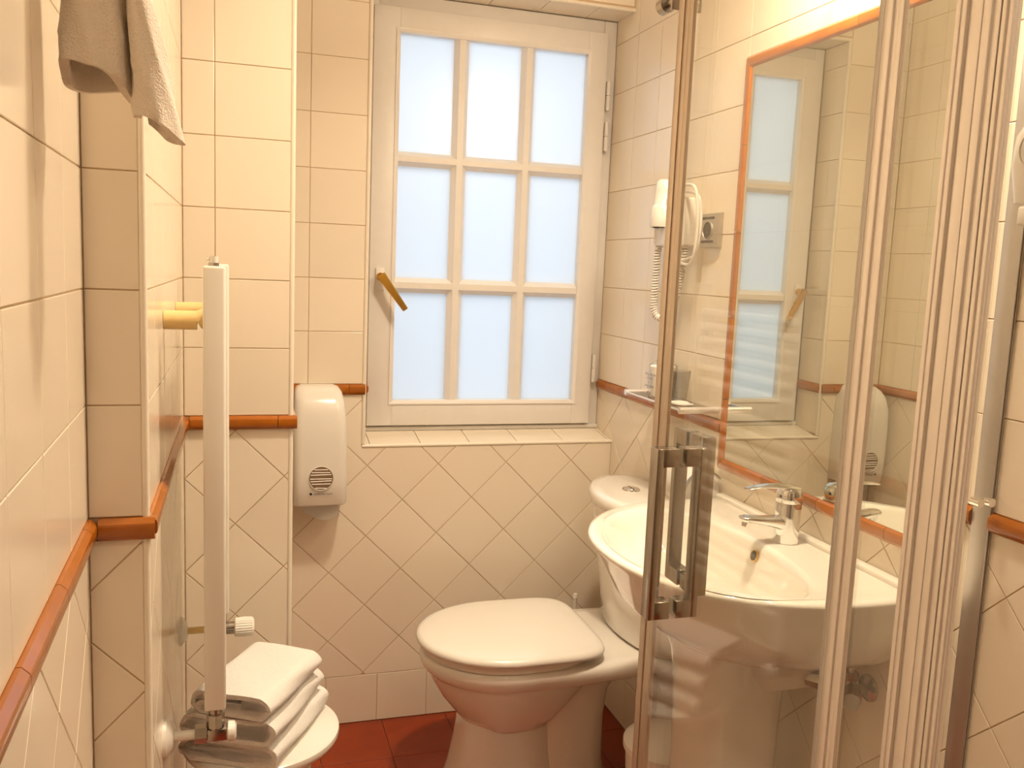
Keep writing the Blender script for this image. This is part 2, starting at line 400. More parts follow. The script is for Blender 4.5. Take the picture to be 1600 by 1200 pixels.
# ---------------------------------------------------------------- right wall
wr = struct('wall_right', 'grout', XR + .002, XR + .06, YR - .1, 2.85, 0, CH)
plR = Plane((XR, 0, 0), (0, -1, 0), (0, 0, 1))      # u = -y
MY0, MY1, MZ0, MZ1 = 1.165, 1.885, .930, 1.908
o_ = (-2.5195, ZT)
tiling(wr, plR, 'sq', o_, P_SQ, [(-YF, ZT, -MY1, CH, 'r'), (-MY1, MZ1, -MY0, CH, 'lr'), (-MY0, ZT, -.7, CH, 'l')])
tiling(wr, plR, 'di', (-2.37, .915), (D, D), [(-YF, .1515, -MY1, ZB, 'r'), (-MY1, .1515, -MY0, MZ0, 'l')])
tiling(wr, plR, 'di', (-1.025, .922), (D, D), [(-MY0, .1515, -.7, ZB, '')])
tiling(wr, plR, 'sq', o_, P_SQ, [(-.7, ZT, -YR, CH, '')], stuff=True)
tiling(wr, plR, 'di', (-1.025, .922), (D, D), [(-.7, .1515, -YR, ZB, '')], stuff=True)
tiling(wr, plR, 'sq', (-2.5, 0), (.1545, .1515), [(-YF, 0, -.7, .1515, '')])
tiling(wr, plR, 'sq', (-2.5, 0), (.1545, .1515), [(-.7, 0, -YR, .1515, '')], stuff=True)
border(wr, plR, -YF + .012, -MY1 - .001, ZB, start=-2.49)
border(wr, plR, -MY0, -1.1015, ZB, start=-MY0)
border(wr, plR, -1.065, -YR, ZB, start=-1.065 + .12)
# ---------------------------------------------------------------- rear wall with an unseen door behind the camera, coloured dark to cut bounce
we = struct('wall_rear', 'grout', -.4, 1.25, YR - .06, YR - .002, 0, CH)
plE = Plane((0, YR, 0), (-1, 0, 0), (0, 0, 1))
tiling(we, plE, 'sq', (-.9, ZT), P_SQ, [(-XR, ZT, -.78, CH, ''), (-.78, 2.06, .14, CH, '')], stuff=True)
tiling(we, plE, 'di', (-.9, .9), (D, D), [(-XR, .1515, -.78, ZB, '')], stuff=True)
dr = tag(B('door_1', 'wood', None, -.06, .74, YR, YR + .03, .005, 2.03, bev=.003), kind='structure')
for z0, z1 in ((.15, .9), (1.05, 1.9)): B('door_panel', 'wood', dr, .06, .62, YR + .0305, YR + .038, z0, z1, bev=.006)
T('door_handle', 'brass', dr, [(.68, YR + .03, 1.02), (.68, YR + .075, 1.02), (.65, YR + .08, 1.02), (.57, YR + .08, 1.02)], .008)
# unseen wall and ground, added so the lower panes get less skylight
tag(B('added_yard_wall', 'ext', None, -4, 5, 4.6, 4.8, -3, 2.2), kind='structure')
tag(B('added_yard_ground', 'ext', None, -4, 5, 2.9, 5.4, -1.2, -1.1), kind='structure')
# ---------------------------------------------------------------- ceiling light fixtures; the second houses the added fill
for i, (loc, power, rad) in enumerate(LAMPS):
    t_ = thing('ceiling_and_fill_light', (loc[0], loc[1], CH - .001), ['round ceiling spotlight over the washbasin, out of frame above', 'added fill light styled as a ceiling spotlight above the camera position, out of frame'][i], 'light', 'recessed ceiling spotlights')
    L('bezel', 'chrome', t_, (loc[0], loc[1], CH - .001), (0, 0, -1), [(0, rad + .004), (0, rad + .02), (.006, rad + .018), (.008, rad + .004), (.001, rad + .003)])
    C('diffuser', 'lamp', t_, (loc[0], loc[1], CH - .002), (loc[0], loc[1], CH - .006), rad)
ml = thing('mirror_lamp', (XR, 1.45, 2.1), 'three-bulb wall lamp above the mirror, out of frame', 'lamp')
B('backplate', 'chrome', ml, XR - .022, XR - .0005, 1.17, 1.63, 2.04, 2.08, bev=.004)
for x, y, z in SPOTS:
    C('arm', 'chrome', ml, (XR - .02, y, z), (x + .034, y, z), .006)
    bm = NB(); lathe(bm, (x + .036, y, z), (-1, 0, 0), [(0, .018), (.004, .022), (.012, .024)], 24); finish(bm, 'lamp_holder', 'chrome', ml, True)
# ================================================================ WINDOW
def ringbox(bm, x0, x1, z0, z1, wd, y0, y1, bev=0):
    box(bm, x0, x0 + wd, y0, y1, z0, z1, bev); box(bm, x1 - wd, x1, y0, y1, z0, z1, bev)
    box(bm, x0 + wd, x1 - wd, y0, y1, z0, z0 + wd, bev); box(bm, x0 + wd, x1 - wd, y0, y1, z1 - wd, z1, bev)
win = tag(B('window_1', 'paint', None, XW + .004, .385, 2.684, 2.76, .884, 2.178, bev=.002), kind='structure')
bm = NB(); box(bm, 1.092, XR - .001, 2.684, 2.76, .884, 2.178, .003); finish(bm, 'fixed_frame', 'paint', win, True)
bm = NB(); box(bm, .385, 1.092, 2.684, 2.76, .884, .93, .003); finish(bm, 'fixed_frame', 'paint', win, True)
bm = NB(); box(bm, .385, 1.092, 2.684, 2.76, 2.11, 2.178, .003); finish(bm, 'fixed_frame', 'paint', win, True)
bm = NB(); box(bm, XW + .004, XR - .001, 2.672, 2.684, .884, .896, .003); finish(bm, 'sill_bead', 'paint', win, True)
SX0, SX1, SZ0, SZ1 = .367, 1.096, .902, 2.136
CX = [(.445, .611), (.657, .822), (.866, 1.033)]; RZ = [(.980, 1.311), (1.356, 1.688), (1.730, 2.067)]
# sash: stiles and rails
sash = NB()
box(sash, SX0, CX[0][0], 2.660, 2.704, SZ0, SZ1, .003); box(sash, CX[2][1], SX1, 2.660, 2.704, SZ0, SZ1, .003)
box(sash, CX[0][0] - .001, CX[2][1] + .001, 2.6602, 2.704, SZ0, RZ[0][0], .003); box(sash, CX[0][0] - .001, CX[2][1] + .001, 2.6602, 2.704, RZ[2][1], SZ1, .003)
so = finish(sash, 'sash', 'paint', win, True)
def bar(bm, a0, a1, c0, c1, vertical):
    # glazing bar with a raised middle and sloped sides; a along, c across
    w_ = c1 - c0; prof = [(c0, 2.700), (c0, 2.684), (c0 + w_ * .24, 2.672), (c0 + w_ * .30, 2.667), (c1 - w_ * .30, 2.667), (c1 - w_ * .24, 2.672), (c1, 2.684), (c1, 2.700)]
    loft(bm, [[(c, y, e) if vertical else (e, y, c) for c, y in prof] for e in (a0, a1)])
for i in range(2):
    bm = NB(); bar(bm, RZ[0][0], RZ[2][1], CX[i][1], CX[i + 1][0], True); finish(bm, 'glazing_bar', 'paint', so)
for j in range(2):
    bm = NB()
    bar(bm, CX[0][0], CX[2][1], RZ[j][1], RZ[j + 1][0], False)
    for v in bm.verts: v.co.y += .0006
    finish(bm, 'glazing_bar', 'paint', so)
for (x0, x1) in CX:
    for (z0, z1) in RZ:
        B('pane', 'frost', so, x0 - .004, x1 + .004, 2.686, 2.690, z0 - .004, z1 + .004)
# bevelled glazing bead round the outer opening
bm = NB()
for (x0, x1, z0, z1) in ((CX[0][0] - .012, CX[2][1] + .012, RZ[0][0] - .012, RZ[2][1] + .012),):
    for k in range(4):
        pass
def bead(p, q, inward):
    p, q, n_ = Vector(p), Vector(q), Vector(inward)
    d = (q - p).normalized()
    ra = [p - d * 0 + Vector((0, 2.6605, 0)), p - d * 0 + n_ * -.012 + Vector((0, 2.6605, 0)) - d * .012, p + n_ * -.012 - d * .012 + Vector((0, 2.657, 0)), p + n_ * -.008 - d * .008 + Vector((0, 2.657, 0))]
    rb = [q + Vector((0, 2.6605, 0)), q + n_ * -.012 + d * .012 + Vector((0, 2.6605, 0)), q + n_ * -.012 + d * .012 + Vector((0, 2.657, 0)), q + n_ * -.008 + d * .008 + Vector((0, 2.657, 0))]
    loft(bm, [ra, rb])
xa, xb, za, zb = CX[0][0], CX[2][1], RZ[0][0], RZ[2][1]
bead((xa, 0, za), (xb, 0, za), (0, 0, 1)); bead((xa, 0, zb), (xb, 0, zb), (0, 0, -1)); bead((xa, 0, za), (xa, 0, zb), (1, 0, 0)); bead((xb, 0, za), (xb, 0, zb), (-1, 0, 0))
finish(bm, 'glazing_bead', 'paint', so)
for z in (1.95, 1.825, 1.085):
    bm = NB(); cyl(bm, (1.108, 2.668, z - .045), (1.108, 2.668, z - .002), .0075, n=14); cyl(bm, (1.108, 2.668, z + .001), (1.108, 2.668, z + .042), .0075, n=14); cyl(bm, (1.108, 2.668, z - .047), (1.108, 2.668, z + .044), .004, n=10)
    finish(bm, 'hinge', 'paint', win, True)
hd = thing('window_handle', (.398, 2.66, 1.355), 'brass lever handle on the left stile of the white window sash', 'handle')
B('backplate', 'paint', hd, .385, .411, 2.653, 2.6598, 1.315, 1.383, bev=.002)
C('boss', 'brass', hd, (.398, 2.6528, 1.357), (.398, 2.628, 1.357), .0125, .0115)
bm = NB()
a, c = Vector((.396, 2.622, 1.363)), Vector((.468, 2.598, 1.262)); d = (c - a).normalized(); s = Vector((d.z, 0, -d.x)).normalized(); f = d.cross(s)
rings = []
for t_, wd, th in ((0, .012, .007), (.03, .0135, .0078), (.5, .011, .0055), (.97, .0088, .0042), (1, .0075, .0035)):
    pnt = a.lerp(c, t_); rings.append([pnt + s * wd * .8 + f * th, pnt - s * wd * .8 + f * th, pnt - s * wd - f * th * .5, pnt - s * wd * .8 - f * th, pnt + s * wd * .8 - f * th, pnt + s * wd - f * th * .5])
loft(bm, rings); finish(bm, 'lever', 'brass', hd, True, 30)
# ================================================================ MIRROR
mir = thing('mirror', (XR - .01, 1.525, .93), 'large rectangular wall mirror framed in orange glazed border tiles above the basin', 'mirror')
B('mirror_glass', 'mirror', mir, XR - .0095, XR - .0005, MY0 + .029, MY1 - .029, MZ0 + .029, MZ1 - .029)
bord = dict(hgt=.031, dep=.018)
plRm = Plane((XR, 0, 0), (0, -1, 0), (0, 0, 1))
border(mir, plRm, -MY1, -MY0, MZ0, start=-MY1 + .2, miter=(1, -1), **bord)
# top: flipped upwards
plTop = Plane((XR, 0, MZ1), (0, 1, 0), (0, 0, -1))
border(mir, plTop, MY0, MY1, 0, start=MY1 - .6, miter=(1, -1), **bord)
plLf = Plane((XR, MY1, 0), (0, 0, 1), (0, 1, 0)); plLf.N = Vector((-1, 0, 0)); 
def vborder(y_out, sgn, start):
    cuts = [MZ0]; t = start
    while t < MZ1 - .02:
        if t > MZ0 + .03: cuts.append(t)
        t += .2
    cuts.append(MZ1); hgt, dep = .031, .018
    prof = [(0, 0), (dep * .55, 0), (dep * .95, hgt * .22), (dep, hgt * .30), (dep, hgt * .68), (dep * .93, hgt * .78), (dep * .5, hgt), (0, hgt)]
    for k in range(len(cuts) - 1):
        bm = NB(); rings = []
        for e, mm in ((cuts[k] + .0007, 1 if k == 0 else 0), (cuts[k + 1] - .0007, -1 if k == len(cuts) - 2 else 0)):
            rings.append([(XR + .003 - dd, y_out + sgn * h, e + mm * h) for dd, h in prof])
        loft(bm, rings); finish(bm, 'border_tile', 'orange', mir, True, 25)
vborder(MY1, -1, 1.105); vborder(MY0, 1, 1.105)
# ================================================================ RADIATOR
rad = thing('towel_radiator', (-.04, 1.645, .66), 'cream ladder towel radiator on the left alcove wall, seen edge-on above the folded towels', 'radiator')
RX0, RX1 = -.0557, -.0225
for y0 in (1.425, 1.835):
    B('upright', 'cream', rad, RX0, RX1, y0, y0 + .035, .663, 1.382, bev=.004, seg=3)
for g0, nb in ((.715, 5), (.905, 7), (1.155, 6)):
    for k in range(nb):
        z = g0 + k * .032
        B('rung', 'cream', rad, -.052, -.030, 1.4585, 1.8365, z - .0095, z + .0095, bev=.006, seg=2)
for y in (1.527, 1.81):
    bm = NB(); cyl(bm, (XL2 + .0005, y, 1.292), (-.068, y, 1.292), .0155); cyl(bm, (-.068, y, 1.292), (-.0525, y, 1.300), .0155, .013); finish(bm, 'wall_bracket', 'yellowed', rad, True)
bm = NB(); cyl(bm, (-.040, 1.443, 1.3815), (-.040, 1.443, 1.387), .008, n=8); finish(bm, 'vent_screw', 'darkchrome', rad, True)
bm = NB(); cyl(bm, (-.0395, 1.443, 1.3868), (-.0395, 1.443, 1.397), .0065, n=12); cyl(bm, (-.046, 1.443, 1.392), (-.050, 1.443, 1.392), .002, n=8); finish(bm, 'air_vent_cap', 'plastic', rad, True)
# near valve
bm = NB(); cyl(bm, (-.039, 1.443, .664), (-.039, 1.443, .650), .011); cyl(bm, (-.039, 1.443, .652), (-.039, 1.443, .630), .0145, n=8); cyl(bm, (-.039, 1.443, .632), (-.039, 1.443, .612), .0125)
box(bm, -.052, -.020, 1.430, 1.456, .607, .628, .003); cyl(bm, (-.052, 1.443, .6175), (-.071, 1.443, .6175), .0155, n=6)
finish(bm, 'lockshield_valve', 'darkchrome', rad, True, 30)
L('valve_cap', 'plastic', rad, (-.021, 1.443, .6175), (1, 0, 0), [(0, .0135), (.002, .0165), (.012, .0155), (.015, .011)], 20)
C('supply_pipe', 'cream', rad, (XL2, 1.443, .6175), (-.070, 1.443, .6175), .008)
L('pipe_rosette', 'cream', rad, (XL2 - .0005, 1.443, .6175), (1, 0, 0), [(0, .034), (.006, .032), (.015, .018), (.017, .009)])
# far valve with ribbed knob
bm = NB(); cyl(bm, (-.039, 1.853, .664), (-.039, 1.853, .630), .012); cyl(bm, (-.056, 1.853, .626), (-.012, 1.853, .626), .013)
finish(bm, 'valve_body', 'darkchrome', rad, True, 30)
bm = NB(); n = 48; rings = []
for h, r in ((0, .016), (.002, .0195), (.020, .0205), (.036, .0195), (.040, .015)):
    rings.append([Vector((-.012 + h, 1.853 + math.cos(2 * PI * i / n) * r * (1 - .06 * (i % 2) * (r > .019)), .626 + math.sin(2 * PI * i / n) * r * (1 - .06 * (i % 2) * (r > .019)))) for i in range(n)])
loft(bm, rings); finish(bm, 'ribbed_knob', 'plastic', rad, True, 20)
C('supply_pipe', 'yellowed', rad, (XL2, 1.853, .626), (-.056, 1.853, .626), .007)
L('pipe_rosette', 'cream', rad, (XL2 - .0005, 1.853, .626), (1, 0, 0), [(0, .030), (.006, .028), (.014, .016), (.016, .008)])
# ================================================================ STOOL AND FOLDED TOWELS
st = thing('stool', (.042, 1.752, 0), 'round white stool under the radiator carrying three folded towels', 'stool')
L('seat', 'plastic', st, (.042, 1.752, .424), (0, 0, 1), [(0, .128), (.002, .146), (.006, .152), (.014, .1555), (.022, .154), (.026, .148)], 56)
for a_ in (40, 130, 220, 310):
    c_, s_ = math.cos(math.radians(a_)), math.sin(math.radians(a_))
    bm = NB(); cyl(bm, (.042 + c_ * .128, 1.752 + s_ * .128, 0), (.042 + c_ * .112, 1.752 + s_ * .112, .426), .013, .017, 16); finish(bm, 'leg', 'plastic', st, True)
bm = NB(); tube(bm, [(.042 + math.cos(2 * PI * i / 40) * .115, 1.752 + math.sin(2 * PI * i / 40) * .115, .19) for i in range(41)], .006, 8); finish(bm, 'ring_brace', 'plastic', st, True)

def towel(name, corner, ang, W, Dp, z0, H, label, seed, th=.0104):
    """flattened-roll fold: the section seen from the front is swept to the back. corner = front right"""
    rnd = random.Random(seed)
    h = W / 2; t = th
    ze = t * .5; zt = H - t * .5; zm = H * .5
    def arc(cx, cz, r, a0, a1, k=9): return [(cx + math.cos(math.radians(a0 + (a1 - a0) * i / k)) * r, cz + math.sin(math.radians(a0 + (a1 - a0) * i / k)) * r) for i in range(k + 1)]
    R = (zt - ze) / 2
    path = [(h * .45, zm - .001), (0, zm), (-h * .4, zm)]
    ri = R * .5
    path += [(-h + R + t * .2, zm)] 
    path += arc(-h + R + .001, zm - ri, ri, 90, 270, 8)[1:]
    path = [(x, z) for x, z in path]
    path += [(-h * .3, ze), (h * .3, ze), (h - R, ze)]
    path += arc(h - R, zm, R - .0005, -90, 90, 10)[1:]
    path += [(h * .3, zt), (-h * .3, zt)]
    path += arc(-h + R * 1.0, zm, R, 90, 215, 10)
    # smooth resample
    P = [Vector((x, 0, z)) for x, z in path]
    sec = spline(P, 3)
    # sheet outline
    left, right = [], []
    for i, p in enumerate(sec):
        d = (sec[min(i + 1, len(sec) - 1)] - sec[max(i - 1, 0)]).normalized(); nn = Vector((-d.z, 0, d.x))
        tt = t * .46 * (.8 if i in (0, len(sec) - 1) else 1)
        left.append(p + nn * tt); right.append(p - nn * tt)
    outline = left + [sec[-1] + (sec[-1] - sec[-2]).normalized() * t * .3] + right[::-1] + [sec[0] + (sec[0] - sec[1]).normalized() * t * .3]
    nY = 14; rings = []; ca, sa = math.cos(ang), math.sin(ang)
    c0 = sum((Vector(p) for p in sec), Vector()) / len(sec)
    for j in range(nY + 1):
        v = j / nY; e = min(v, 1 - v) * nY
        ring = []
        for q in outline:
            x = q.x; z = q.z
            if e < .5:
                pass
            y = v * Dp
            x += .0016 * math.sin(7 * v + z * 160 + seed); z2 = z + .0012 * math.sin(9 * v + x * 40 + seed * 2) * (1 if z > t else .2)
            z2 -= .0015 * max(0, (x / h)) ** 4 * (z / H) + .003 * (2 * v - 1) ** 6 * (z / H)
            X = x - h; wx = corner[0] + X * ca - y * sa; wy = corner[1] + X * sa + y * ca
            ring.append(Vector((wx, wy, z0 + max(z2, .0004))))
        rings.append(ring)
    bm = NB(); loft(bm, rings)
    bmesh.ops.triangulate(bm, faces=[f for f in bm.faces if len(f.verts) > 4])
    o = finish(bm, name, 'terry', None, True, 70)
    return tag(o, label, 'towel', 'folded towels stacked on the stool')
A1 = math.radians(-27)
towel('folded_towel', (.062, 1.580), A1, .19, .252, .4505, .052, 'thick white folded towel at the bottom of the stack, lying on the stool seat', 1)
towel('folded_towel', (.058, 1.572), A1 + .02, .180, .242, .5030, .052, 'thick white folded towel in the middle of the stack, between two others', 2)
towel('folded_towel', (.048, 1.568), A1 - .04, .152, .222, .5555, .048, 'smaller white folded towel on top of the stack beneath the radiator', 3, th=.0098)
# ================================================================ HANGING TOWEL
hk = thing('towel_hook', (-.18, .98, 1.86), 'chrome wall hook above the frame carrying the beige hand towel', 'hook')
L('rosette', 'chrome', hk, (xl(.98) - .0005, .98, 1.86), (1, 0, 0), [(0, .022), (.004, .022), (.007, .015)])
T('arm', 'chrome', hk, [(xl(.98) + .006, .98, 1.86), (-.150, .98, 1.858), (-.125, .98, 1.862), (-.115, .98, 1.885)], .006)
def hang():
    # plan polyline of the gathered towel (x, y), per-point hem height; two hanging tails
    plan = [(-.118, 1.015, 1.560), (-.150, 1.012, 1.556), (-.1655, .995, 1.560), (-.160, .972, 1.578), (-.145, .966, 1.576), (-.128, .968, 1.572), (-.116, .975, 1.564), (-.1095, .992, 1.552), (-.104, 1.000, 1.545), (-.0975, .985, 1.532), (-.094, .968, 1.532), (-.082, .962, 1.528), (-.070, .965, 1.522), (-.062, .980, 1.513), (-.060, 1.000, 1.510), (-.072, 1.012, 1.515), (-.090, 1.016, 1.530)]
    pts = spline([Vector((x, y, h)) for x, y, h in plan], 5)
    rows = 40; top = 1.865
    inner, outer = [], []
    for j in range(rows + 1):
        v = j / rows; A, Bv = [], []
        for i, p in enumerate(pts):
            d = (pts[min(i + 1, len(pts) - 1)] - pts[max(i - 1, 0)]); d.z = 0; d.normalize(); nn = Vector((d.y, -d.x, 0))
            z = p.z + (top - p.z) * v
            g = max(0, (z - 1.60) / (top - 1.60)); g2 = g ** 1.6
            # gather towards the hook; right tail leans inwards with height
            lean = max(0, (p.x + .11)) * max(0, min(1, (z - 1.51) / .15)) * .55
            cx, cy = -.128, .985
            x = p.x - lean; y = p.y
            x = cx + (x - cx) * (1 - .78 * g2); y = cy + (y - cy) * (1 - .45 * g2)
            x += .0012 * math.sin(z * 70 + i * .5); y += .0016 * math.sin(z * 55 + i * .8)
            band = .0011 if (.045 < z - p.z < .05 or .062 < z - p.z < .066) else 0
            th = .0035 + band - (.001 if j == 0 else 0) + (.0012 if z - p.z < .008 else 0)
            A.append(Vector((x, y, z)) + nn * th); Bv.append(Vector((x, y, z)) - nn * th)
        inner.append(A); outer.append(Bv)
    rings = [a + b_[::-1] for a, b_ in zip(inner, outer)]
    bm = NB(); loft(bm, rings)
    bmesh.ops.triangulate(bm, faces=[f for f in bm.faces if len(f.verts) > 4])
    return finish(bm, 'hand_towel', 'beigeterry', None, True, 70)
tag(hang(), 'beige terry hand towel hanging in two gathered tails at the top left', 'towel')
# ================================================================ PAPER DISPENSER
dp = thing('paper_dispenser', (.213, YB, .715), 'white plastic toilet tissue dispenser with round window on the wall left of the window', 'dispenser')
bm = NB(); n = 10
def dsec(z, w0, w1, depth, r):
    # rounded rectangle in plan, back at wall
    pts = []; x0, x1 = w0, w1; yb, yf = YB - .001, YB - depth
    pts += [(x1, yb), ]
    for k in range(7): a_ = k / 6 * PI / 2; pts.append((x1 - r + r * math.cos(a_), yf + r - r * math.sin(a_)))
    for k in range(7): a_ = PI / 2 + k / 6 * PI / 2; pts.append((x0 + r + r * math.cos(a_), yf + r - r * math.sin(a_)))
    pts += [(x0, yb)]
    return [Vector((x, y, z)) for x, y in pts]
rings = [dsec(.7165, .142, .2855, .108, .020), dsec(.720, .1405, .287, .111, .022), dsec(.80, .1395, .2875, .117, .024), dsec(.90, .139, .286, .117, .024), dsec(.975, .139, .283, .112, .026), dsec(1.01, .1405, .279, .099, .028), dsec(1.032, .1445, .274, .079, .030), dsec(1.043, .152, .266, .058, .028), dsec(1.047, .165, .252, .036, .02)]
loft(bm, rings); finish(bm, 'cover', 'plastic', dp, True, 50)
yf = YB - .1165
# round window: dark disc with the folded sheets seen behind a rim
C('window_recess', 'inner', dp, (.214, yf + .003, .797), (.214, yf - .0012, .797), .0325, n=40)
bm = NB()
for k in range(7):
    z = .797 - .026 + k * .0086 + .0012 * ((k * 5) % 3 - 1); hw = math.sqrt(max(.0315 ** 2 - (z - .797) ** 2, 1e-6)) * .95
    sl_ = .0006 * ((k * 7) % 5 - 2)
    loft(bm, [[(.214 - hw, yf - .0008, z - .0015), (.214 - hw, yf - .0024, z), (.214 - hw, yf - .0008, z + .0019)], [(.214 + hw, yf - .0008, z - .0015 + sl_), (.214 + hw, yf - .0024, z + sl_), (.214 + hw, yf - .0008, z + .0019 + sl_)]])
finish(bm, 'folded_sheets', 'paper', dp)
bm = NB(); ringshape(bm, (.214, yf - .0002, .797), (0, -1, 0), [(.0004, .0328), (.0020, .0332), (.0024, .0340), (.0004, .0348)], 48); finish(bm, 'window_rim', 'plastic', dp, True)
text('Kimberly-Clark', .0082, (.2205, yf - .0009, .7505), (1, 0, 0), (0, 0, 1), 'black', dp)
bm = NB(); lathe(bm, (.1865, yf - .0002, .7532), (0, -1, 0), [(0, .0021), (.0009, .0022), (.0009, .0034), (0, .0035)], 20); box(bm, .1860, .1870, yf - .0012, yf - .0002, .7505, .7560); finish(bm, 'round_logo', 'black', dp)
bm = NB(); ns = 12; grid = []
for j in range(7):
    row = []
    for i in range(ns + 1):
        u = i / ns; v = j / 6
        x = .163 + u * (.104 - .01 * v) + .01 * v; z = .7175 - v * (.030 + .018 * math.sin(u * PI) ** .8) - .004 * u * v; y = YB - .065 + .012 * math.sin(u * 5 + v) * v - .008 * v
        row.append(bm.verts.new((x, y, z)))
    grid.append(row)
for j in range(6):
    for i in range(ns): bm.faces.new((grid[j][i], grid[j][i + 1], grid[j + 1][i + 1], grid[j + 1][i]))
g = bmesh.ops.solidify(bm, geom=bm.faces[:], thickness=.0006)
finish(bm, 'tissue_sheet', 'paper', dp, True, 60)
# ================================================================ TOILET
def ringD(xf, xb, xm, cy, b, z, n=56, pb=3.6, pf=2.0):
    pts = []
    for i in range(n):
        a_ = 2 * PI * i / n; c_, s_ = math.cos(a_), math.sin(a_)
        if c_ < 0: e = 2 / pf; pts.append(Vector((xm - (xm - xf) * abs(c_) ** e, cy + b * math.copysign(abs(s_) ** e, s_), z)))
        else: e = 2 / pb; pts.append(Vector((xm + (xb - xm) * abs(c_) ** e, cy + b * math.copysign(abs(s_) ** e, s_), z)))
    return pts
TY = 2.135
to = thing('toilet', (.8, TY, 0), 'white ceramic close-coupled toilet with closed lid below the window', 'toilet')
bm = NB()
loft(bm, [ringD(.50, .90, .68, TY, .145, .335), ringD(.462, 1.02, .67, TY, .182, .357), ringD(.450, 1.128, .67, TY, .190, .372, pb=7), ringD(.446, 1.130, .67, TY, .194, .390, pb=7), ringD(.450, 1.130, .67, TY, .192, .402, pb=7), ringD(.462, 1.128, .67, TY, .182, .4085, pb=7), ringD(.50, 1.12, .67, TY, .150, .409, pb=7)])
loft(bm, [ringD(.462, .90, .67, TY, .180, .365), ringD(.474, .88, .67, TY, .172, .335), ringD(.500, .845, .67, TY, .155, .290), ringD(.535, .81, .67, TY, .132, .245), ringD(.56, .79, .67, TY, .112, .215)])
loft(bm, [ringD(.575, .80, .66, TY, .098, .30, pf=3.2), ringD(.562, .80, .66, TY, .103, .22, pf=3.2), ringD(.550, .81, .66, TY, .106, .14, pf=3.2), ringD(.535, .82, .66, TY, .115, .06, pf=3.2), ringD(.520, .83, .66, TY, .128, .012, pf=3.2), ringD(.520, .83, .66, TY, .128, 0, pf=3.2)])
loft(bm, [ringD(.775, 1.03, .90, TY, .125, .372, pf=3, pb=3), ringD(.785, .985, .90, TY, .118, .345, pf=3, pb=3), ringD(.765, .955, .88, TY, .112, .30, pf=3, pb=3), ringD(.745, .945, .87, TY, .108, .22, pf=3, pb=3), ringD(.74, .948, .87, TY, .108, .10, pf=3, pb=3), ringD(.735, .965, .87, TY, .118, .012, pf=3, pb=3), ringD(.735, .965, .87, TY, .118, 0, pf=3, pb=3)])
bowl = finish(bm, 'bowl', 'ceramic', to, True, 55)
bm = NB(); loft(bm, [ringD(.452, .868, .67, TY, .190, .4095), ringD(.452, .872, .67, TY, .190, .414), ringD(.452, .872, .67, TY, .190, .4225), ringD(.452, .868, .67, TY, .190, .4265)]); finish(bm, 'seat', 'plastic', to, True, 50)
bm = NB(); LR = [(.008, .4275), (.001, .431), (-.001, .438), (.002, .4455), (.010, .4500), (.022, .4522), (.06, .4545), (.12, .456)]
loft(bm, [ringD(.437 + i, .905 - i, .67, TY, .203 - i, z, pb=5.5) for i, z in LR]); finish(bm, 'lid', 'plastic', to, True, 60)
for s_ in (-1, 1): C('hinge', 'plastic', to, (.896, TY + s_ * .075 - .02, .420), (.896, TY + s_ * .075 + .02, .420), .0105, n=14)
bm = NB(); loft(bm, [ringD(.998, 1.128, 1.07, TY, .195, .4088), ringD(.985, 1.129, 1.07, TY, .205, .418), ringD(.975, 1.129, 1.07, TY, .210, .50), ringD(.945, 1.129, 1.065, TY, .216, .66), ringD(.930, 1.129, 1.06, TY, .218, .765)]); finish(bm, 'tank', 'ceramic', to, True, 55)
bm = NB(); loft(bm, [ringD(.932, 1.129, 1.06, TY, .216, .7652), ringD(.924, 1.130, 1.06, TY, .223, .769), ringD(.920, 1.130, 1.06, TY, .226, .780), ringD(.921, 1.130, 1.06, TY, .225, .795), ringD(.930, 1.129, 1.06, TY, .217, .803), ringD(.955, 1.124, 1.06, TY, .19, .806)]); finish(bm, 'tank_lid', 'ceramic', to, True, 60)
L('flush_button', 'chrome', to, (1.030, TY + .03, .8055), (0, 0, 1), [(0, .0255), (.004, .0245), (.005, .021), (.0035, .0205), (.0055, .019), (.006, .012)], 40)
B('button_split', 'black', to, 1.029, 1.031, TY + .011, TY + .049, .8095, .8120)
bm = NB(); cyl(bm, (.985, 2.42, .385), (.985, 2.42, .402), .006, n=10); cyl(bm, (.985, 2.42, .402), (.985, 2.42, .414), .008, .006, n=12)
tag(finish(bm, 'pipe_stub', 'plastic', None, True), 'tiny white capped stub standing behind the toilet near the wall corner', 'pipe')
bpy.data.objects['pipe_stub'].location.z -= 0
bm = NB(); cyl(bm, (.985, 2.42, 0), (.985, 2.42, .386), .006, n=10); finish(bm, 'riser', 'plastic', bpy.data.objects['pipe_stub'], True)
# ================================================================ BASIN
BY = 1.515
def ringO(a, b_, z, cx=1.015, n=72, back=1.129, p=2.15):
    pts = []
    for i in range(n):
        t_ = 2 * PI * i / n; c_, s_ = math.cos(t_), math.sin(t_)
        if c_ < 0: e = 2 / p; pts.append(Vector((cx - a * abs(c_) ** e, BY + b_ * math.copysign(abs(s_) ** e, s_), z)))
        else: e = 2 / 9; pts.append(Vector((cx + (back - cx) * abs(c_) ** e, BY + b_ * math.copysign(abs(s_) ** e, s_), z)))
    return pts
def ringI(cx, a, b_, z, n=72, ab=None):
    ab = ab or a
    return [Vector((cx + (a if math.cos(2 * PI * i / n) < 0 else ab) * math.cos(2 * PI * i / n), BY - .016 + b_ * math.sin(2 * PI * i / n), z)) for i in range(n)]
sk = thing('washbasin', (1.0, BY, 0), 'white ceramic pedestal washbasin under the mirror, seen through the shower glass', 'sink')
bm = NB()
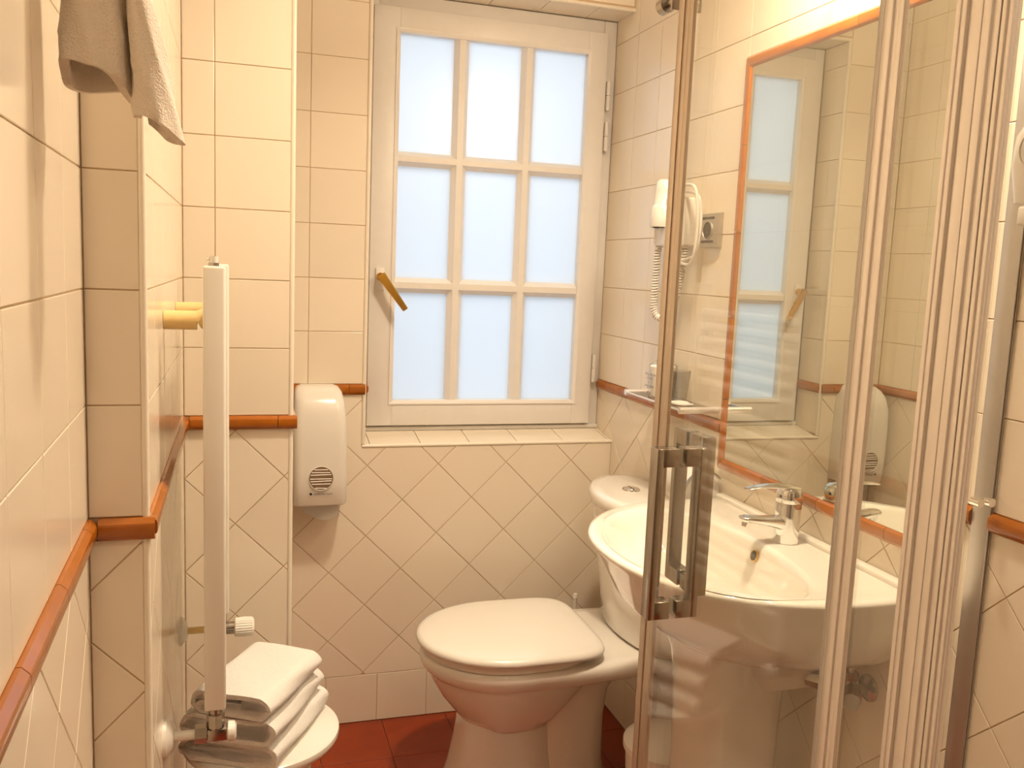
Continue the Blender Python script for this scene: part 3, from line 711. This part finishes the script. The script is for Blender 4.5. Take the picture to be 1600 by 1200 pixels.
loft(bm, [ringO(.135, .118, .60, p=2), ringO(.155, .14, .655, p=2), ringO(.205, .21, .690, p=2), ringO(.255, .285, .722, p=2), ringO(.285, .318, .752, p=2), ringO(.308, .328, .80), ringO(.330, .335, .838), ringO(.342, .339, .850), ringO(.346, .341, .857), ringO(.344, .339, .8625), ringO(.335, .330, .865),
          ringO(.32, .315, .8645, back=1.10), ringI(.895, .206, .288, .8655, ab=.124), ringI(.895, .200, .282, .864, ab=.118), ringI(.895, .194, .275, .857, ab=.112), ringI(.895, .186, .262, .835, ab=.106), ringI(.895, .172, .242, .800, ab=.098), ringI(.895, .14, .185, .757, ab=.085), ringI(.895, .08, .10, .732, ab=.06), ringI(.895, .022, .022, .727)])
finish(bm, 'basin', 'ceramic', sk, True, 60)
bm = NB(); box(bm, 1.108, 1.1305, BY - .338, BY + .338, .8605, .8755, .005, 3); finish(bm, 'back_ledge', 'ceramic', sk, True)
bm = NB(); loft(bm, [[Vector((.965 + r * math.cos(2 * PI * i / 40), BY + r * .98 * math.sin(2 * PI * i / 40), z)) for i in range(40)] for z, r in ((0, .132), (.015, .132), (.05, .116), (.2, .108), (.45, .108), (.58, .112), (.64, .122), (.69, .14))])
finish(bm, 'pedestal', 'ceramic', sk, True, 60)
L('overflow_hole', 'black', sk, (1.0015, BY - .012, .838), (-1, 0, .25), [(0, .0095), (.0064, .0095), (.0068, .0088)], 24)
L('overflow_ring', 'brass', sk, (1.0015, BY - .012, .838), (-1, 0, .25), [(.001, .0115), (.0050, .0120), (.0058, .0110), (.0060, .0097)], 24)
L('drain', 'chrome', sk, (.895, BY, .7265), (0, 0, 1), [(0, .02), (.003, .022), (.004, .015), (.006, .013)], 24)
# ================================================================ FAUCET
fc = thing('faucet', (1.069, 1.503, .865), 'chrome single-lever mixer tap on the washbasin deck', 'faucet')
FX, FY = 1.069, 1.503
bm = NB(); lathe(bm, (FX, FY, .8645), (0, 0, 1), [(0, .0245), (.003, .0262), (.04, .0248), (.083, .0262), (.0845, .0258)], 40); finish(bm, 'body', 'chrome', fc, True)
bm = NB(); lathe(bm, (FX, FY, .9495), (0, 0, 1), [(0, .0258), (.002, .0265), (.022, .0255), (.028, .022), (.030, .012)], 40); finish(bm, 'cartridge_cap', 'chrome', fc, True)
bm = NB(); rings = []
for t_, x, z, hw, hh in ((0, FX - .010, .905, .019, .017), (.2, FX - .028, .908, .018, .0125), (.5, FX - .060, .913, .0165, .0085), (.85, FX - .095, .918, .0155, .0065), (1, FX - .107, .9185, .0125, .0055), (1.05, FX - .110, .9185, .007, .003)):
    rings.append([Vector((x, FY + hw * math.copysign(abs(math.sin(a_)) ** .7, math.sin(a_)), z + hh * math.copysign(abs(math.cos(a_)) ** .7, math.cos(a_)))) for a_ in [2 * PI * i / 24 for i in range(24)]])
loft(bm, rings); finish(bm, 'spout', 'chrome', fc, True, 60)
C('aerator', 'chrome', fc, (FX - .094, FY, .9135), (FX - .0965, FY, .902), .0105, .0098)
bm = NB(); rings = []
for x, z, hw, hh in ((FX + .022, .976, .012, .003), (FX + .012, .978, .018, .006), (FX - .02, .982, .017, .0055), (FX - .055, .984, .0135, .0035), (FX - .085, .982, .0125, .0028), (FX - .098, .980, .0105, .0022), (FX - .103, .9795, .006, .0015)):
    rings.append([Vector((x, FY + hw * math.sin(a_), z + hh * math.cos(a_))) for a_ in [2 * PI * i / 20 for i in range(20)]])
loft(bm, rings); finish(bm, 'lever', 'chrome', fc, True, 60)
L('indicator', 'black', fc, (FX - .0235, FY - .0065, .963), (-1, -.28, 0), [(0, .0035), (.0018, .003)], 12)
# angle valves under the basin
for k, (y, z, lab) in enumerate(((1.362, .628, 'aged chrome angle valve under the basin, nearer the pedestal'), (1.300, .640, 'aged chrome angle valve under the basin, farther from the pedestal'))):
    av = thing('angle_valve', (XR, y, z), lab, 'valve', 'angle valves below the washbasin')
    L('rosette', 'darkchrome', av, (XR - .0005, y, z), (-1, 0, 0), [(0, .026), (.004, .025), (.010, .014)], 24)
    bm = NB(); cyl(bm, (XR - .008, y, z), (XR - .062, y, z), .0095); cyl(bm, (XR - .043, y, z - .006), (XR - .043, y, z + .032), .0105, n=16); cyl(bm, (XR - .043, y, z + .022), (XR - .043, y, z + .036), .0135, n=6); finish(bm, 'valve_body', 'darkchrome', av, True, 30)
    s_ = 1 if k == 0 else -1
    bm = NB(); cyl(bm, (XR - .050, y + .010 * s_, z - .002), (XR - .066, y + .034 * s_, z - .004), .0205, .017, n=8); finish(bm, 'handwheel', 'darkchrome', av, True, 30)
    T('hose', 'brushed', av, [(XR - .043, y, z + .035), (XR - .044, y + .002, z + .05), (XR - .046, y + .005, z + .065)], .005)
# toilet roll holder
rh = thing('toilet_roll_holder', (XR, 1.90, .87), 'chrome covered toilet roll holder on the right wall beyond the basin', 'toilet roll holder')
bm = NB(); rings = []
for th_ in range(0, 13):
    a_ = math.radians(190 - th_ * 12.5)
    r0, r1 = .052, .0565; c = (1.083, .872)
    rings.append([(c[0] + math.cos(a_) * r0, 1.862, c[1] + math.sin(a_) * r0), (c[0] + math.cos(a_) * r1, 1.862, c[1] + math.sin(a_) * r1), (c[0] + math.cos(a_) * r1, 1.870, c[1] + math.sin(a_) * r1), (c[0] + math.cos(a_) * r0, 1.870, c[1] + math.sin(a_) * r0)])
loft(bm, rings); finish(bm, 'end_plate', 'darkchrome', rh, True, 40)
bm = NB(); cyl(bm, (1.083, 1.8705, .872), (1.083, 2.015, .872), .005, n=12); cyl(bm, (1.083, 2.01, .872), (XR - .001, 2.01, .872), .007, n=12); finish(bm, 'spindle', 'chrome', rh, True)
bm = NB(); ringshape(bm, (1.083, 1.874, .872), (0, 1, 0), [(0, .018), (0, .046), (.003, .0485), (.125, .0485), (.128, .046), (.128, .018), (0, .018)], 40)
tag(finish(bm, 'toilet_roll', 'paper', None, True, 50), 'white toilet paper roll behind the basin, seen through the door handle', 'toilet roll')
# waste bin
wbn = thing('waste_bin', (.985, 1.785, 0), 'white round waste bin on the floor between toilet and basin pedestal', 'bin')
L('bucket', 'plastic', wbn, (.985, 1.785, 0), (0, 0, 1), [(0, .082), (.004, .086), (.265, .100)], 40)
L('lid', 'plastic', wbn, (.985, 1.785, .2655), (0, 0, 1), [(0, .101), (.002, .106), (.016, .106), (.022, .101), (.034, .075), (.040, .03)], 48)
# ================================================================ SHELF
sh = thing('glass_shelf', (1.08, 2.07, 1.07), 'small smoked glass shelf with brushed metal end rods beside the mirror', 'shelf')
B('shelf_plate', 'shelfglass', sh, 1.034, 1.128, 1.922, 2.222, 1.0655, 1.0715)
for y in (1.913, 2.231):
    C('bracket_rod', 'brushed', sh, (1.026, y, 1.069), (XR - .0005, y, 1.069), .0085)
    B('rod_clip', 'darkchrome', sh, 1.085, 1.115, min(y, y + (.012 if y < 2 else -.012)), max(y, y + (.012 if y < 2 else -.012)), 1.0610, 1.0650)
T('front_rail', 'brushed', sh, [(1.030, 1.916, 1.069), (1.030, 2.07, 1.069), (1.030, 2.228, 1.069)], .003, 8, 2)
cup = thing('wrapped_cup', (1.083, 2.125, 1.0715), 'white paper cup in clear film standing on the glass shelf', 'cup')
L('cup', 'paper', cup, (1.083, 2.125, 1.0722), (0, 0, 1), [(0, .026), (.002, .028), (.078, .034), (.081, .0345), (.083, .033)], 32)
for k in range(4):
    text(('HYGIENIC CUP', 'GOBELET', 'VASO', 'HYGIENIQUE')[k], .0085, (1.083 - .0335, 2.131, 1.128 - k * .0105), (0.05, -1, 0), (0, 0, 1), 'steelplate', cup)
bm = NB(); lathe(bm, (1.083, 2.125, 1.0718), (0, 0, 1), [(0, .034), (.01, .037), (.06, .0375), (.085, .037), (.094, .022), (.100, .005), (.106, .010), (.112, .014)], 28)
for v in bm.verts:
    v.co.x += .0015 * math.sin(v.co.z * 300 + v.co.y * 200); v.co.y += .0015 * math.sin(v.co.z * 260 + v.co.x * 190)
finish(bm, 'film_wrap', 'film', cup, True, 80)
cp2 = thing('wrapped_cup', (1.083, 2.035, 1.0715), 'second film-wrapped clear cup on the glass shelf, seen through the shower glass', 'cup')
L('cup', 'film', cp2, (1.085, 2.04, 1.0722), (0, 0, 1), [(0, .024), (.002, .026), (.078, .032), (.081, .0315), (.004, .024), (.0035, .001)], 28)
bm = NB(); loft(bm, [[Vector((x, y, z)) for x, y, z in ((1.046, 1.975, zz), (1.088, 1.955, zz + .001), (1.094, 2.01, zz), (1.052, 2.028, zz + .001))] for zz in (1.0722, 1.0755)])
bmesh.ops.subdivide_edges(bm, edges=bm.edges[:], cuts=3, use_grid_fill=True)
for v in bm.verts: v.co.z += .0012 * math.sin(v.co.x * 190 + v.co.y * 120) + (.0016 if v.co.z > 1.073 else .0012)
tag(finish(bm, 'sachet', 'paper', None, True, 50), 'flat cream paper soap sachet lying on the glass shelf', 'sachet')
# ================================================================ HAIR DRYER
hr = thing('hair_dryer', (XR, 2.13, 1.47), 'white wall-mounted hair dryer with coiled cord left of the shower frame', 'hair dryer')
B('wall_holder', 'plastic', hr, 1.062, XR, 2.072, 2.185, 1.472, 1.598, bev=.006, seg=3)
bm = NB(); loft(bm, [[(1.058, 2.176, 1.478), (1.105, 2.1, 1.478), (1.105, 2.1, 1.51), (1.058, 2.176, 1.53)], [(1.063, 2.182, 1.478), (1.110, 2.106, 1.478), (1.110, 2.106, 1.51), (1.063, 2.182, 1.53)]]); finish(bm, 'switch_face', 'paper', hr)
L('switch', 'steelplate', hr, (1.0615, 2.085, 1.487), (-1, 0, 0), [(0, .005), (.003, .0045)], 14)
bm = NB(); lathe(bm, (1.0650, 2.1480, 1.520), (.03, .03, 1), [(.002, .024), (0, .030), (.004, .032), (.050, .031), (.056, .028), (.060, .024), (.095, .0235), (.118, .0215), (.124, .016)], 36)
finish(bm, 'dryer_barrel', 'plastic', hr, True, 45)
C('nozzle_opening', 'black', hr, (1.0650, 2.1480, 1.5225), (1.0650, 2.1480, 1.5195), .0235)
bm = NB(); cyl(bm, (1.0700, 2.1460, 1.522), (1.0760, 2.1440, 1.490), .013, .012, 16); finish(bm, 'dryer_grip', 'plastic', hr, True)
# coil cord
ctrl = spline([(1.0760, 2.1540, 1.496), (1.0720, 2.1720, 1.470), (1.0700, 2.1740, 1.42), (1.0700, 2.1780, 1.35), (1.0720, 2.1800, 1.305), (1.0800, 2.1630, 1.281), (1.0880, 2.1330, 1.292), (1.0960, 2.1080, 1.33), (1.1020, 2.0930, 1.40), (1.1060, 2.0880, 1.472)], 14)
Ltot = sum((ctrl[i + 1] - ctrl[i]).length for i in range(len(ctrl) - 1)); turns = 62; pts = []; s_acc = 0; up = Vector((1, 0, 0))
tt = 0
seglen = [0]
for i in range(len(ctrl) - 1): seglen.append(seglen[-1] + (ctrl[i + 1] - ctrl[i]).length)
NN = turns * 9
for k in range(NN + 1):
    s_ = k / NN * Ltot
    while tt < len(seglen) - 2 and seglen[tt + 1] < s_: tt += 1
    f_ = (s_ - seglen[tt]) / max(1e-9, seglen[tt + 1] - seglen[tt]); p = ctrl[tt].lerp(ctrl[tt + 1], f_); d = (ctrl[tt + 1] - ctrl[tt]).normalized()
    u = (up - d * up.dot(d)).normalized(); v = d.cross(u); a_ = 2 * PI * k / 9
    pts.append(p + (u * math.cos(a_) + v * math.sin(a_)) * .0075)
bm = NB(); tube(bm, pts, .0027, 6); finish(bm, 'coil_cord', 'plastic', hr, True, 80)
T('flex_cord', 'plastic', hr, [(1.095, 2.1200, 1.597), (1.080, 2.1050, 1.622), (1.080, 2.0200, 1.622), (1.085, 2.0020, 1.585), (1.088, 1.9970, 1.52), (1.088, 2.0050, 1.455), (1.090, 2.0350, 1.425), (1.095, 2.1100, 1.440), (1.100, 2.1080, 1.472)], .0042)
T('flex_cord', 'plastic', hr, [(1.100, 2.1250, 1.597), (1.090, 2.1000, 1.612), (1.095, 2.0220, 1.600), (1.100, 2.0080, 1.560), (1.098, 2.0020, 1.50), (1.095, 2.0200, 1.448), (1.095, 2.1050, 1.435), (1.098, 2.1320, 1.452), (1.104, 2.1350, 1.472)], .0042)
# ================================================================ SOCKET
sc = thing('power_socket', (XR, 2.0, 1.51), 'grey metal power socket with black round insert beside the hair dryer', 'socket')
bm = NB(); y0, y1, z0, z1 = 1.954, 2.042, 1.468, 1.556; rows = []
for k in range(9):
    t_ = k / 8; y = y0 + (y1 - y0) * t_; dpt = .012 + .006 * math.cos((t_ - .5) * PI)
    rows.append([(XR - .0005, y, z0), (XR - dpt, y, z0 + .003), (XR - dpt, y, z1 - .003), (XR - .0005, y, z1)])
loft(bm, rows); finish(bm, 'frame', 'steelplate', sc, True, 30)
C('insert', 'black', sc, (XR - .012, 1.998, 1.512), (XR - .0190, 1.998, 1.512), .0205, n=32)
bm = NB(); ringshape(bm, (XR - .012, 1.998, 1.512), (-1, 0, 0), [(.0065, .0207), (.0085, .0215), (.0085, .024), (.004, .0245)], 32); finish(bm, 'insert_collar', 'steelplate', sc, True)
for z in (1.484, 1.542): B('slot', 'black', sc, XR - .0188, XR - .0125, 1.972, 2.026, z - .003, z + .003)
# ================================================================ SHOWER ENCLOSURE
GX = .5; GY = 1.08; ZTOP = 1.95; Z0 = .09
se = thing('shower_enclosure', (.8, .8, 0), 'glass shower enclosure with polished aluminium uprights filling the right side', 'shower')
bm = NB(); box(bm, GX - .03, XR - .002, .30, GY + .03, 0.0, .085, .012, 3); tray = finish(bm, 'shower_tray', 'ceramic', se, True)
L('drain_cover', 'chrome', tray, (.82, .70, .0845), (0, 0, 1), [(0, .05), (.003, .049), (.005, .03)], 32)
def profile(name, parent, x0, x1, y0, y1, axis, ribs, z0=Z0, z1=ZTOP, mt='brushed'):
    """upright with grooved faces; axis = the direction it is wide in ('x' or 'y')"""
    bm = NB()
    box(bm, x0, x1, y0, y1, z0, z1, .0012, 2)
    n_ = len(ribs)
    for (a0, a1, h) in ribs:
        if axis == 'y':
            box(bm, x0 - h, x0 + .0005, y0 + (y1 - y0) * a0, y0 + (y1 - y0) * a1, z0 + .001, z1 - .001, min(h * .45, .0015), 2)
        else:
            box(bm, x0 + (x1 - x0) * a0, x0 + (x1 - x0) * a1, y0 - h, y0 + .0005, z0 + .001, z1 - .001, min(h * .45, .0015), 2)
    return finish(bm, name, mt, parent, True, 40)
# side A (faces the camera side)
dA = B('sliding_door', 'glass', se, GX - .003, GX + .003, .624, .960, Z0 + .01, ZTOP - .03)
profile('edge_profile', dA, GX - .002, GX + .002, .956, .992, 'y', [(.0, .3, .001), (.62, 1., .0015)], mt='alloy')
profile('rear_profile', dA, GX - .002, GX + .002, .604, .634, 'y', [(.02, .22, .001), (.40, .62, .002), (.8, .98, .001)])
fA = B('fixed_glass', 'glass', se, GX + .0045, GX + .0095, .500, .615, Z0 + .01, ZTOP - .03)
profile('post', se, GX - .003, GX + .005, .507, .548, 'y', [(.0, .10, .001), (.16, .34, .0025), (.38, .64, .0015), (.70, .82, .003), (.90, 1., .001)])
profile('glass_channel', se, GX - .002, GX + .003, .495, .5065, 'y', [(.1, .42, .002), (.6, .95, .002)])
# side B (perpendicular, reaches the right wall)
dB = B('sliding_door', 'glass', se, .565, .900, GY - .003, GY + .003, Z0 + .01, ZTOP - .03)
fB = B('fixed_glass', 'glass', se, .880, XR - .018, GY + .008, GY + .013, Z0 + .01, ZTOP - .03)
profile('wall_profile', se, XR - .008, XR - .001, GY - .014, GY + .020, 'x', [(.0, .3, .002), (.6, .95, .002)], mt='steelplate')
bm = NB(); cyl(bm, (1.112, 1.048, 1.068), (1.112, 1.060, 1.068), .007, n=16); cyl(bm, (1.090, 1.048, 1.068), (1.090, 1.066, 1.068), .0065, n=16); cyl(bm, (1.090, 1.060, 1.068), (1.118, 1.060, 1.068), .004, n=12); finish(bm, 'door_stop', 'chrome', se, True)
# rails at the head and foot
B('head_rail', 'brushed', se, GX - .02, GX + .03, .495, GY + .03, ZTOP - .03, ZTOP + .02, bev=.004)
B('head_rail', 'brushed', se, GX + .031, XR - .001, GY - .02, GY + .03, ZTOP - .03, ZTOP + .02, bev=.004)
B('foot_rail', 'brushed', se, GX - .012, GX + .022, .495, GY + .02, .0855, .1, bev=.003)
B('foot_rail', 'brushed', se, GX + .023, XR - .001, GY - .012, GY + .02, .0855, .1, bev=.003)
# roller on door B
bm = NB(); cyl(bm, (.540, GY + .030, 1.752), (.540, GY + .046, 1.752), .011, n=24); cyl(bm, (.540, GY + .004, 1.752), (.540, GY + .030, 1.752), .005, n=14); cyl(bm, (.529, GY + .033, 1.764), (.545, GY + .033, 1.764), .006, n=14)
finish(bm, 'roller', 'darkchrome', dB, True)
B('roller_plate', 'darkchrome', dB, .532, .575, GY + .0035, GY + .0075, 1.738, 1.768, bev=.001)
# handle pairs
def handle(parent, axis, a, b_, z0, z1, prot, barw, bard, mt='darkchrome'):
    """square D pulls on both sides of a pane. axis 'x': pane in plane x=a, at y=b_"""
    for s_ in (-1, 1):
        bm = NB(); g0 = .004; bk = .022
        def bx(p0, p1, q0, q1, zz0, zz1):
            lo, hi = sorted((a + s_ * p0, a + s_ * p1))
            if axis == 'x': box(bm, lo, hi, b_ + q0, b_ + q1, zz0, zz1, .0012, 2)
            else: box(bm, b_ + q0, b_ + q1, lo, hi, zz0, zz1, .0012, 2)
        bx(prot - bard, prot, -barw / 2, barw / 2, z0, z1)
        bx(g0, prot - bard + .001, -barw / 2, barw / 2, z1 - bk, z1); bx(g0, prot - bard + .001, -barw / 2, barw / 2, z0, z0 + bk)
        o = finish(bm, 'handle', mt, parent, True, 40)
        n_ = 0
    return o
handle(dA, 'x', GX, .925, .984, 1.194, .033, .020, .009)
handle(dB, 'y', GY, .606, .958, 1.182, .042, .021, .010)
# ================================================================ SOAP DISPENSER in the shower
sd = thing('soap_dispenser', (XR, 1.0, 1.55), 'white wall soap dispenser cut off by the right edge of the picture', 'dispenser')
bm = NB(); rings = []
for z, x0, hw in ((1.480, 1.075, .024), (1.484, 1.060, .030), (1.515, 1.052, .036), (1.518, 1.044, .042), (1.57, 1.036, .046), (1.61, 1.040, .046), (1.635, 1.055, .042), (1.645, 1.075, .034)):
    cy = .975; r = .018
    pts = [(XR - .0005, cy - hw)]
    for k in range(6): a_ = k / 5 * PI / 2; pts.append((x0 + r - r * math.sin(a_), cy - hw + r - r * math.cos(a_)))
    for k in range(6): a_ = k / 5 * PI / 2; pts.append((x0 + r - r * math.cos(a_), cy + hw - r + r * math.sin(a_)))
    pts.append((XR - .0005, cy + hw)); rings.append([Vector((x, y, z)) for x, y in pts])
loft(bm, rings); finish(bm, 'body', 'plastic', sd, True, 45)
bm = NB(); ringshape(bm, (1.0375, .975, 1.590), (-1, 0, 0), [(0, .0235), (.0016, .0238), (.0016, .0250), (0, .0252)], 40); finish(bm, 'round_emblem', 'steelplate', sd, True)
text('HAIR &', .010, (1.0368, .975, 1.592), (0, -1, 0), (0, 0, 1), 'steelplate', sd)
text('GEL', .010, (1.0368, .975, 1.580), (0, -1, 0), (0, 0, 1), 'steelplate', sd)
B('pump_plate', 'plastic', sd, 1.0395, 1.050, .955, .995, 1.486, 1.512, bev=.003)
